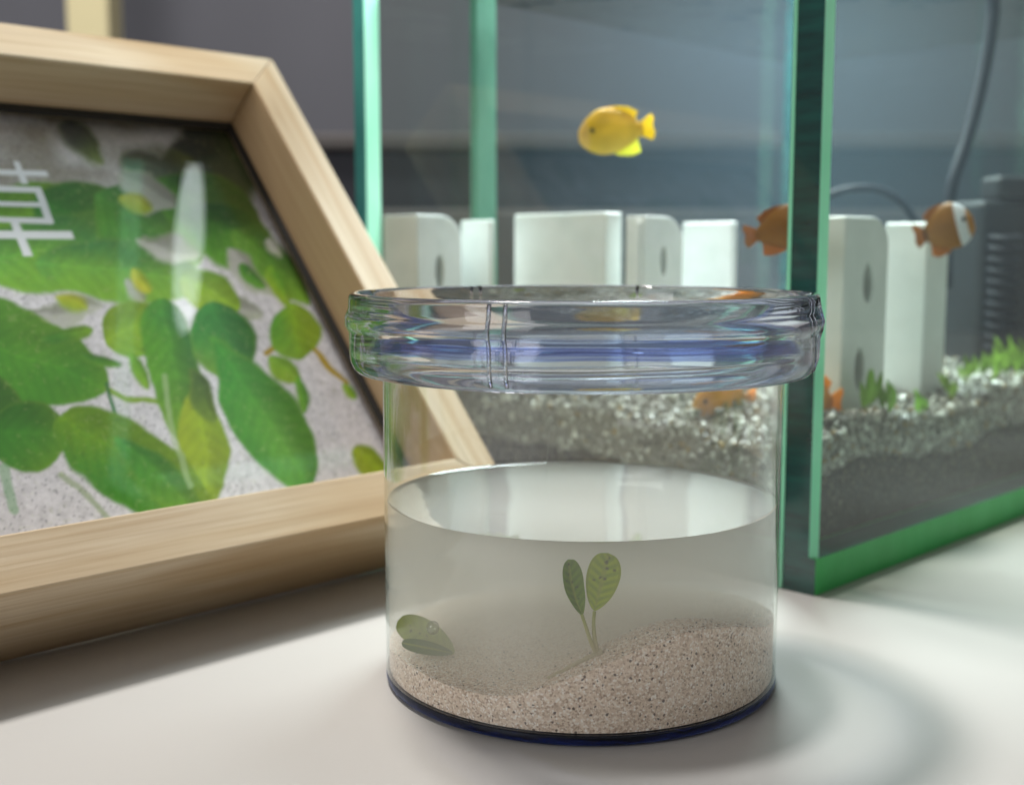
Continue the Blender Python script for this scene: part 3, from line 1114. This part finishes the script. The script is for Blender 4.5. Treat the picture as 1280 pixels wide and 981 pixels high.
YEL = ((255, 214, 40), (255, 238, 120), (250, 220, 180))
ORG = ((238, 176, 60), (228, 178, 90), (240, 184, 100))
BRN = ((150, 100, 32), (164, 112, 44), (226, 160, 60))
fish('fish', 'bright yellow deep-bodied fish in open water above the white slabs', at(725, 172, 318), at(818, 160, 330), 0.50, YEL)
fish('fish', 'orange fish passing behind the dark green glass corner', at(1022, 278, 286), at(930, 298, 296), 0.56, BRN)
fish('fish', 'orange fish with a white head band beside the tall plain slab', at(1217, 278, 322), at(1143, 298, 330), 0.80, BRN, stripe=(0.10, 0.30), dark_tail=True)
fish('fish', 'orange fish low over the gravel just right of the green corner', at(975, 500, 285), at(1052, 505, 296), 0.62, ORG)
fish('fish', 'orange fish low over the gravel, seen through the clear jar', at(868, 508, 296), at(945, 500, 304), 0.60, ORG)


# --- plants in the tank
def blade(root_p, tip_p, wd, colr, parent, name='leaf', lean=None):
    r0, t0 = np.asarray(root_p, float), np.asarray(tip_p, float)
    ax = t0 - r0
    sd = np.cross(ax, [0.35, -1, 0.1])
    sd /= np.linalg.norm(sd)
    bw = np.cross(sd, ax)
    bw /= np.linalg.norm(bw)
    n = 10
    v, f, c = [], [], []
    cc = np.array(srgb(*colr))
    for i in range(n + 1):
        t = i / n
        pw = wd * max(0.06, math.sin(math.pi * min(1, max(0, (t - .25) / .75))) ** 0.8 if t > .25 else 0.1)
        p = r0 + ax * t + bw * np.linalg.norm(ax) * 0.12 * math.sin(math.pi * t)
        for s_ in (-1, 0, 1):
            v.append(p + sd * pw * s_ + bw * (0.12 * pw if s_ else 0))
            c.append(cc * (0.85 + 0.3 * t) * (1.12 if s_ == 0 else 1))
    for i in range(n):
        for j in range(2):
            f.append((i * 3 + j, i * 3 + j + 1, i * 3 + j + 4, i * 3 + j + 3))
    o = mesh(name, v, f, M_leaf, parent, smooth=180)
    set_color(o, c)
    return o


def sprig(px, y, hgt, nl, label, colr=(120, 170, 60)):
    p = at(px, 450, y)
    lq, rq = lr_of(p)
    z = float(gravel_h(np.array(lq), np.array(rq))) - 0.8
    p = np.array([p[0], p[1], z])
    t = empty('aquarium_plant', p)
    tag(t, label, 'plant', 'small plants rooted in the tank gravel')
    for i in range(nl):
        a_ = rng.uniform(0, 2 * math.pi)
        sp_ = rng.uniform(0.15, 0.5)
        h_ = hgt * rng.uniform(0.65, 1.05)
        blade(p + np.array([math.cos(a_), math.sin(a_), 0]) * 0.4, p + np.array([math.cos(a_) * h_ * sp_, math.sin(a_) * h_ * sp_, h_]), rng.uniform(0.9, 1.5), tuple(np.array(colr) * rng.uniform(0.8, 1.1)), t)
    return t


sprig(1078, 296, 12, 4, 'leafy sprout in the gravel just in front of the two-holed block')
sprig(1108, 300, 11, 3, 'slender sprout in the gravel beside the two-holed block')
sprig(1152, 312, 7, 4, 'short spreading sprout in front of the tall plain slab')
sprig(1190, 330, 8, 4, 'low sprout at the foot of the tall plain slab', (140, 180, 60))
for px, y, h_, nl in ((1205, 352, 8, 5), (1222, 362, 9, 5), (1240, 352, 11, 6), (1258, 364, 12, 6), (1274, 356, 11, 6), (1292, 360, 12, 6)):
    sprig(px, y, h_, nl, 'leafy green plant in the dense row before the black filter', (112, 146, 52))
for px, y, h_, nl in ((545, 345, 9, 5), (575, 350, 10, 6), (600, 352, 10, 6), (625, 350, 10, 6), (648, 346, 8, 5)):
    sprig(px, y, h_, nl, 'yellow-green plant in the row at the tank end, seen through the jar', (150, 170, 40))
sprig(785, 322, 8, 5, 'small green plant at the foot of the ribbed block', (120, 150, 50))

# --- black filter, hose and cable inside and behind the tank
flt = empty('filter', at(1262, 430, 400) * np.array([1, 1, 0]) + np.array([0, 0, 26]))
tag(flt, 'black internal filter with a ribbed body beyond the green plants', 'filter')
p = at(1228, 250, 396)
zt = p[2]
v, f = hexa((p[0], p[1], 26), (34, 6, 0), (-4, 22, 0), (0, 0, zt - 26))
bevel(mesh('body', v, f, M_black, flt), 2.5)
for i in range(14):
    z = 32 + i * 3.6
    if z > zt - 4:
        break
    v, f = tube([np.array([p[0] + 7 + 4.6 * math.cos(a_), p[1] - 3.0 + 4.6 * math.sin(a_), z + 0.5 * math.sin(a_)]) for a_ in np.linspace(0, 2 * math.pi, 25)], 1.0, 8)
    mesh('rib', v, f, M_hose, flt, smooth=180)
v, f = hexa((p[0] + 6, p[1] + 2, zt + .05), (22, 4, 0), (-2, 12, 0), (0, 0, 8))
bevel(mesh('motor_head', v, f, M_black, flt), 2)
pts = spline([at(1248, -120, 402), at(1243, 0, 402), at(1232, 80, 402), at(1212, 165, 400), at(1192, 225, 398), at(1184, 275, 398), at(1182, 320, 398), at(1182, 360, 398)])
v, f = tube(pts, 2.1, 12)
tag(mesh('air_hose', v, f, M_hose, smooth=180), 'dark navy hose hanging down into the tank beyond the banded fish', 'hose')
pts = spline([at(1030, 246, 405), at(1065, 236, 405), at(1100, 238, 407), at(1128, 255, 407), at(1150, 290, 407), at(1165, 340, 407), at(1170, 420, 407)])
v, f = tube(pts, 1.3, 10)
tag(mesh('power_cable', v, f, M_hose, smooth=180), 'thin dark cable arching over the white slabs', 'cable')

# ------------------------------------------------------------------ clear jar
JX, JY = 12.055, 206.29
jar = empty('plant_jar', (JX, JY, 0))
tag(jar, 'round clear plastic jar with a screw lid, half full of cloudy water', 'jar')
RO, RI, ZW, ZF = 34.4, 33.9, 31.5, 2.1
# cup wall
v, f = lathe([(RI, ZF + .02), (RI, ZW + 1), (RI, 48), (RI, 59.0), (RI, 59.4), (RI + .1, 59.7), (RO - .1, 59.7), (RO, 59.4), (RO, 59.0), (RO, 48), (RO, ZW + 1), (RO, ZF + .02)], JX, JY, 200)
mesh('cup_wall', v, f, None, jar, smooth=20, mats=[M_cup, M_cupwet], fmat=[0 if np.mean([v[i][2] for i in fc]) > ZW + 1.5 else (1 if max(math.hypot(v[i][0] - JX, v[i][1] - JY) for i in fc) < RI + .01 else 0) for fc in f])
# screw thread on the neck
pts = []
for i in range(96 + 1):
    a_ = 2 * math.pi * i / 96
    pts.append((JX + (RO + 0.75) * math.cos(a_), JY + (RO + .75) * math.sin(a_), 55.4 + 2.4 * i / 96))
v, f = tube(pts, 0.6, 8)
mesh('screw_thread', v, f, M_lid, jar, smooth=180)
def wall_point(px, py, r=RI):
    d = ray(px, py)
    ox, oy = -JX, -JY
    a_ = d[0] ** 2 + d[1] ** 2
    b_ = 2 * (ox * d[0] + oy * d[1])
    c_ = ox * ox + oy * oy - r * r
    disc = max(0, b_ * b_ - 4 * a_ * c_)
    t = (-b_ - math.sqrt(disc)) / (2 * a_)
    p = EYE + t * d
    return math.atan2(p[1] - JY, p[0] - JX), p[2]


# thick foot
v, f = disc_solid([(31.0, 0.02), (33.2, 0.02), (34.15, 0.5), (34.4, 1.0), (34.4, 1.8), (34.3, ZF), (20, ZF)], JX, JY, 200)
mesh('base', v, f, M_base, jar, smooth=35)
# lid: skirt with a bulged grip band, recessed disc
ow = [0.12 * math.sin(i * 1.7) for i in range(40)]


def lid_wob(i, a_):
    if i >= 15:
        return 0.07 * math.sin(7 * a_ + i) + 0.03 * math.sin(13 * a_ + 2.3 * i)
    return 0.02 * math.sin(23 * a_)


prof = [(38.6, 67.55), (39.4, 67.6), (39.85, 67.3), (40.0, 66.6), (40.05, 65.0), (40.35, 64.3), (40.65, 63.6), (40.65, 62.2), (40.3, 61.5), (40.0, 61.0), (39.95, 57.6), (39.8, 56.2), (39.3, 55.0), (38.7, 54.35),
        (38.0, 54.3), (37.5, 54.9), (37.4, 57.5), (37.55, 60.2), (37.2, 61.6), (37.3, 63.6), (37.9, 64.6), (38.1, 66.8)]
v, f = lathe(prof, JX, JY, 240, wob=lid_wob)
lid = mesh('lid', v, f, M_lid, jar, smooth=50)
lid['label'] = 'clear lavender-tinted screw lid'
v, f = disc_solid([(10, 60.0), (35.1, 60.0), (35.2, 60.2), (35.2, 61.3), (35.1, 61.5), (10, 61.5)], JX, JY, 160)
mesh('lid_disc', v, f, M_disc, lid, smooth=35)
v, f = lathe([(35.4, 59.2), (36.5, 59.2), (36.6, 59.4), (36.6, 60.4), (36.1, 60.6), (36.1, 60.9), (36.6, 61.1), (36.6, 62.1), (36.5, 62.3), (35.4, 62.3)], JX, JY, 160)
mesh('sealing_ring', v, f, M_seal, lid, smooth=35)
for ang in (-112.6, -109.0, -22, -19, 70, 118, 121, 165):
    a_ = math.radians(ang)
    rd = np.array([math.cos(a_), math.sin(a_), 0])
    tg = np.array([-math.sin(a_), math.cos(a_), 0])
    pts = [np.array([JX, JY, 0]) + rd * r_ + UP * z_ for r_, z_ in ((39.7, 67.1), (40.05, 65.2), (40.6, 63.2), (40.35, 61.8), (39.95, 60.4), (39.9, 57.4), (39.2, 55.1))]
    v, f = tube(pts, 0.34, 8)
    mesh('rib', v, f, M_lid, lid, smooth=180)

v, f = tube([(JX + (RI - .12) * math.cos(a_), JY + (RI - .12) * math.sin(a_), z_) for a_, z_ in [wall_point(*q_) for q_ in ((690, 512), (687, 540), (684, 568), (682, 600))]], 0.07, 6)
mesh('drip_streak', v, f, M_cup, jar, smooth=180)
# cloudy water
v, f = disc_solid([(10, ZF + .1), (RI - .05, ZF + .1), (RI - .05, ZW + .35), (RI - .45, ZW + .12), (RI - 1.1, ZW), (8, ZW)], JX, JY, 200)
k_ = 6
fm = []
for fc in f:
    zs = [v[i][2] for i in fc]
    fm.append(1 if min(zs) >= ZW - .01 and len(fc) >= 4 and max(abs(math.hypot(v[i][0] - JX, v[i][1] - JY) - (RI - .05)) for i in fc) > 0.01 else 0)
tag(mesh('cloudy_water', v, f, None, mats=[M_watside, M_watertop], fmat=fm, smooth=50), 'milky grey water filling the lower half of the jar', 'water', kind='stuff')


# sand bed: heights read along the jar wall
obs = [wall_point(*q) for q in ((486, 806), (500, 822), (530, 843), (565, 858), (600, 868), (640, 870), (680, 860), (720, 845), (760, 829), (800, 812), (835, 797), (870, 787), (915, 783), (960, 783))]
obs = sorted([(a_ if a_ < 0.6 else a_ - 2 * math.pi, z) for a_, z in obs])
aa = np.array([o_[0] for o_ in obs])
za = np.array([o_[1] for o_ in obs])
mid_b = aa[-1] + (2 * math.pi - (aa[-1] - aa[0])) / 2
aa2 = np.concatenate([aa, [mid_b, aa[0] + 2 * math.pi]])
za2 = np.concatenate([za, [6.0, za[0]]])


def wall_h(a_):
    a_ = (a_ - aa[0]) % (2 * math.pi) + aa[0]
    return np.interp(a_, aa2, za2)


def sand_h(x, y):
    r_ = np.hypot(x, y) / RI
    a_ = np.arctan2(y, x)
    wgt = sm(0.25, 0.86, r_)
    h = wall_h(a_) * wgt + 8.2 * (1 - wgt)
    return h + 0.22 * vnoise(x * 0.5, y * 0.5, 61) * (1 - 0.5 * wgt) + 0.10 * vnoise(x * 1.9, y * 1.9, 62)


na, nr_ = 256, 60
v, f = [], []
RS = RI - 0.09
for i in range(nr_):
    r_ = RS * (0.02 + 0.98 * i / (nr_ - 1))
    for j in range(na):
        a_ = 2 * math.pi * j / na
        x, y = r_ * math.cos(a_), r_ * math.sin(a_)
        v.append((JX + x, JY + y, float(sand_h(np.array(x), np.array(y)))))
for i in range(nr_ - 1):
    for j in range(na):
        j2 = (j + 1) % na
        f.append((i * na + j, i * na + j2, (i + 1) * na + j2, (i + 1) * na + j))
nb = len(v)
for j in range(na):
    x, y, _ = v[(nr_ - 1) * na + j]
    v.append((x, y, ZF + .15))
for j in range(na):
    j2 = (j + 1) % na
    f.append(((nr_ - 1) * na + j, (nr_ - 1) * na + j2, nb + j2, nb + j))
f.append(list(range(na))[::-1])
f.append([nb + j for j in range(na)])
tag(mesh('sand', v, f, M_sand, smooth=60), 'speckled beige sand heaped against the right side of the jar', 'sand', kind='stuff')
# loose grains on the sand and against the wall
n_ = 9000
rad = RS * np.sqrt(rng.uniform(0, 0.985, n_))
an = rng.uniform(0, 2 * math.pi, n_)
nw = 1800
rad[:nw] = RS * 0.988
an[:nw] = rng.uniform(math.pi * 1.0, math.pi * 2.0, nw)
gx, gy = rad * np.cos(an), rad * np.sin(an)
gz = sand_h(gx, gy) + rng.uniform(-0.04, 0.06, n_)
gz[:nw] = sand_h(gx[:nw], gy[:nw]) - rng.uniform(0, 0.4, nw)
cen = np.stack([JX + gx, JY + gy, gz], -1)
tn = rng.uniform(0, 1, n_)[:, None]
tones = L((222, 210, 196)) * (1 - tn) + L((250, 248, 244)) * tn
dkm = rng.uniform(0, 1, n_) > 0.965
tones[dkm] = L((70, 62, 60))
tag(pebbles(cen, rng.uniform(0.08, 0.17, n_), tones, 'sand_grains', M_grain), 'loose pale and dark grains lying on the sand in the jar', 'sand', kind='stuff')


# --- seedling in the middle of the jar
def leaf_mesh(base, tip, hw_, parent, ca, cb, curl=0.15, fold=0.2, normal=(0, -1, 0.15), peak=0.55, spots=(), skew=0.0, thick=0.18):
    base, tip = np.asarray(base, float), np.asarray(tip, float)
    ax = tip - base
    ln = np.linalg.norm(ax)
    a1 = ax / ln
    nr = np.asarray(normal, float)
    nr = nr - a1 * np.dot(nr, a1)
    nr /= np.linalg.norm(nr)
    sd = np.cross(a1, nr)
    nt, ns_ = 44, 22
    v, c = [], []
    ex = 0.42 * peak / (1 - peak)
    shape_max = peak ** ex * (1 - peak) ** 0.42
    ca, cb = np.array(srgb(*ca)), np.array(srgb(*cb))
    for side_ in (0, 1):
        for i in range(nt + 1):
            t = i / nt
            pw = hw_ * max(0.03, t ** ex * (1 - t) ** 0.42 / shape_max)
            for j in range(ns_ + 1):
                s_ = j / ns_ * 2 - 1
                p = base + a1 * ln * t + sd * (pw * s_ + skew * hw_ * math.sin(math.pi * t)) + nr * (fold * abs(s_) * pw - curl * ln * math.sin(math.pi * t) + 0.03 * hw_ * math.sin(t * 16 + 3 * abs(s_)))
                p = p - nr * (thick * side_ * (1 - s_ * s_) * min(1, 8 * t * (1 - t)))
                v.append(p)
                ve = math.sin(t * 46 - abs(s_) * 7)
                k_ = 0.5 + 0.5 * ve
                k_ = 0.25 + 0.5 * k_ * (1 - abs(s_) ** 4)
                cc = ca * (1 - k_) + cb * k_
                if abs(s_) < 0.10:
                    cc = cc * 0.45 + np.array(srgb(176, 184, 70)) * 0.55
                if abs(s_) > 0.9:
                    cc = cc * 0.82
                for st, ss, sr in spots:
                    dd = math.hypot((t - st) * ln, (s_ - ss) * hw_)
                    if dd < sr:
                        cc = cc * 0.25 + np.array(srgb(52, 44, 14)) * 0.75
                c.append(cc)
    f = []
    m = ns_ + 1
    n0 = (nt + 1) * m
    for i in range(nt):
        for j in range(ns_):
            q = (i * m + j, i * m + j + 1, (i + 1) * m + j + 1, (i + 1) * m + j)
            f.append(q)
            f.append(tuple(n0 + z for z in q[::-1]))
    o = mesh('leaf', v, f, M_leaf, parent, smooth=180)
    set_color(o, c)
    return o




def on_sand(px, py):
    for y in np.linspace(JY - RI, JY + RI, 400):
        p = at(px, py, y)
        if np.hypot(p[0] - JX, p[1] - JY) < RI - 1 and p[2] <= float(sand_h(p[0] - JX, p[1] - JY)):
            return p
    return at(px, py, JY - 14)


DS = on_sand(746, 819)[1]
print('seedling depth', DS, 'cutting', on_sand(562, 817)[1])
root = at(746, 819, DS)
root[2] = float(sand_h(np.array(root[0] - JX), np.array(root[1] - JY))) + 0.1
seed = empty('seedling', root)
tag(seed, 'two-leaved green seedling standing upright in the sand of the jar', 'seedling')
leaf_mesh(at(743, 763, DS), at(760, 691, DS + 1.0), 2.62, seed, (206, 222, 10), (128, 160, 3), 0.05, 0.12, (0.05, -1, 0.1), 0.62,
          [(0.56, .1, .26), (0.56, -.15, .2), (0.74, .12, .24), (0.84, .02, .3), (0.74, .6, .2), (0.93, .2, .24), (0.50, -.5, .16)], 0.06)
leaf_mesh(at(728, 769, DS - 1), at(710, 699, DS), 1.75, seed, (140, 178, 16), (84, 120, 8), 0.03, 0.5, (0.5, -1, 0.1), 0.64,
          [(0.92, 0, .28), (0.75, -.1, .16), (0.6, .1, .14), (0.5, .35, .2), (0.42, -.2, .1), (0.3, 0.3, .15), (0.66, -.5, .12)], -0.2)
for pts, r0, r1 in (([at(743, 764, DS), at(742, 778, DS), at(743, 795, DS), root + np.array([0, 0, 0.4])], 0.26, 0.42),
                    ([at(727, 767, DS - 1), at(732, 782, DS - .7), at(738, 800, DS - .3), root + np.array([-.1, 0, 0.3])], 0.26, 0.4)):
    pts = spline(pts, 8)
    n = len(pts)
    v, f = tube(pts, [r0 + (r1 - r0) * (i / (n - 1)) ** 2 for i in range(n)], 10)
    o = mesh('petiole', v, f, M_root, seed, smooth=180)
    cA, cB = L((176, 184, 96)), L((212, 204, 172))
    set_color(o, [cA + (cB - cA) * (i // 10) / (n - 1) for i in range(len(v))])
pts = spline([root + np.array([0.8, 0.1, 0.1]), root + np.array([0, 0, 0.25]), root + np.array([-3.0, -.2, 0.1]), root + np.array([-7.6, -.4, 0.0])], 10)
for p_ in pts:
    p_[2] = float(sand_h(np.array(p_[0] - JX), np.array(p_[1] - JY))) + 0.22
n = len(pts)
v, f = tube(pts, [0.62 - 0.36 * i / (n - 1) for i in range(n)], 10)
o = mesh('root', v, f, M_root, seed, smooth=180)
set_color(o, [L((214, 206, 180))] * len(v))

# --- leaf pair lying by the wall, and an air bubble
DL = on_sand(562, 818)[1]
q = at(560, 814, DL)
q[2] = float(sand_h(np.array(q[0] - JX), np.array(q[1] - JY)))
cut = empty('leaf_cutting', q)
tag(cut, 'faded olive leaf pair lying on the sand at the jar wall', 'leaf cutting')
leaf_mesh(at(568, 816, DL), at(497, 776, DL + 1), 2.5, cut, (176, 192, 60), (158, 172, 50), 0.04, 0.1, (0.1, -1, 0.2), 0.6, [(0.8, .1, .2), (0.75, -.2, .2), (0.62, -.1, .15), (0.5, 0, .14)], 0.1)
leaf_mesh(at(566, 816, DL - 2.5), at(502, 803, DL - 2), 1.15, cut, (112, 136, 62), (100, 122, 56), 0.02, 0.1, (0.0, -1, 0.3), 0.6)
bp = at(541, 784, DL)
bp = at(541, 784, JY - math.sqrt((RI - 1.3) ** 2 - (bp[0] - JX) ** 2) + 0.4)
vv, ff = [], []
for i in range(17):
    for j in range(28):
        th, ph = math.pi * (i + 0.02) / 16.04, 2 * math.pi * j / 28
        vv.append(bp + 1.05 * np.array([math.sin(th) * math.cos(ph), math.sin(th) * math.sin(ph), 1.05 * math.cos(th)]))
for i in range(16):
    for j in range(28):
        ff.append((i * 28 + j, i * 28 + (j + 1) % 28, (i + 1) * 28 + (j + 1) % 28, (i + 1) * 28 + j))
tag(mesh('air_bubble', vv, ff, clear('bubble_skin', (0.90, 0.90, 0.88), 0.12, 0.03, 1.0, 0.15), smooth=180), 'small round air bubble clinging above the olive leaf pair', 'bubble')
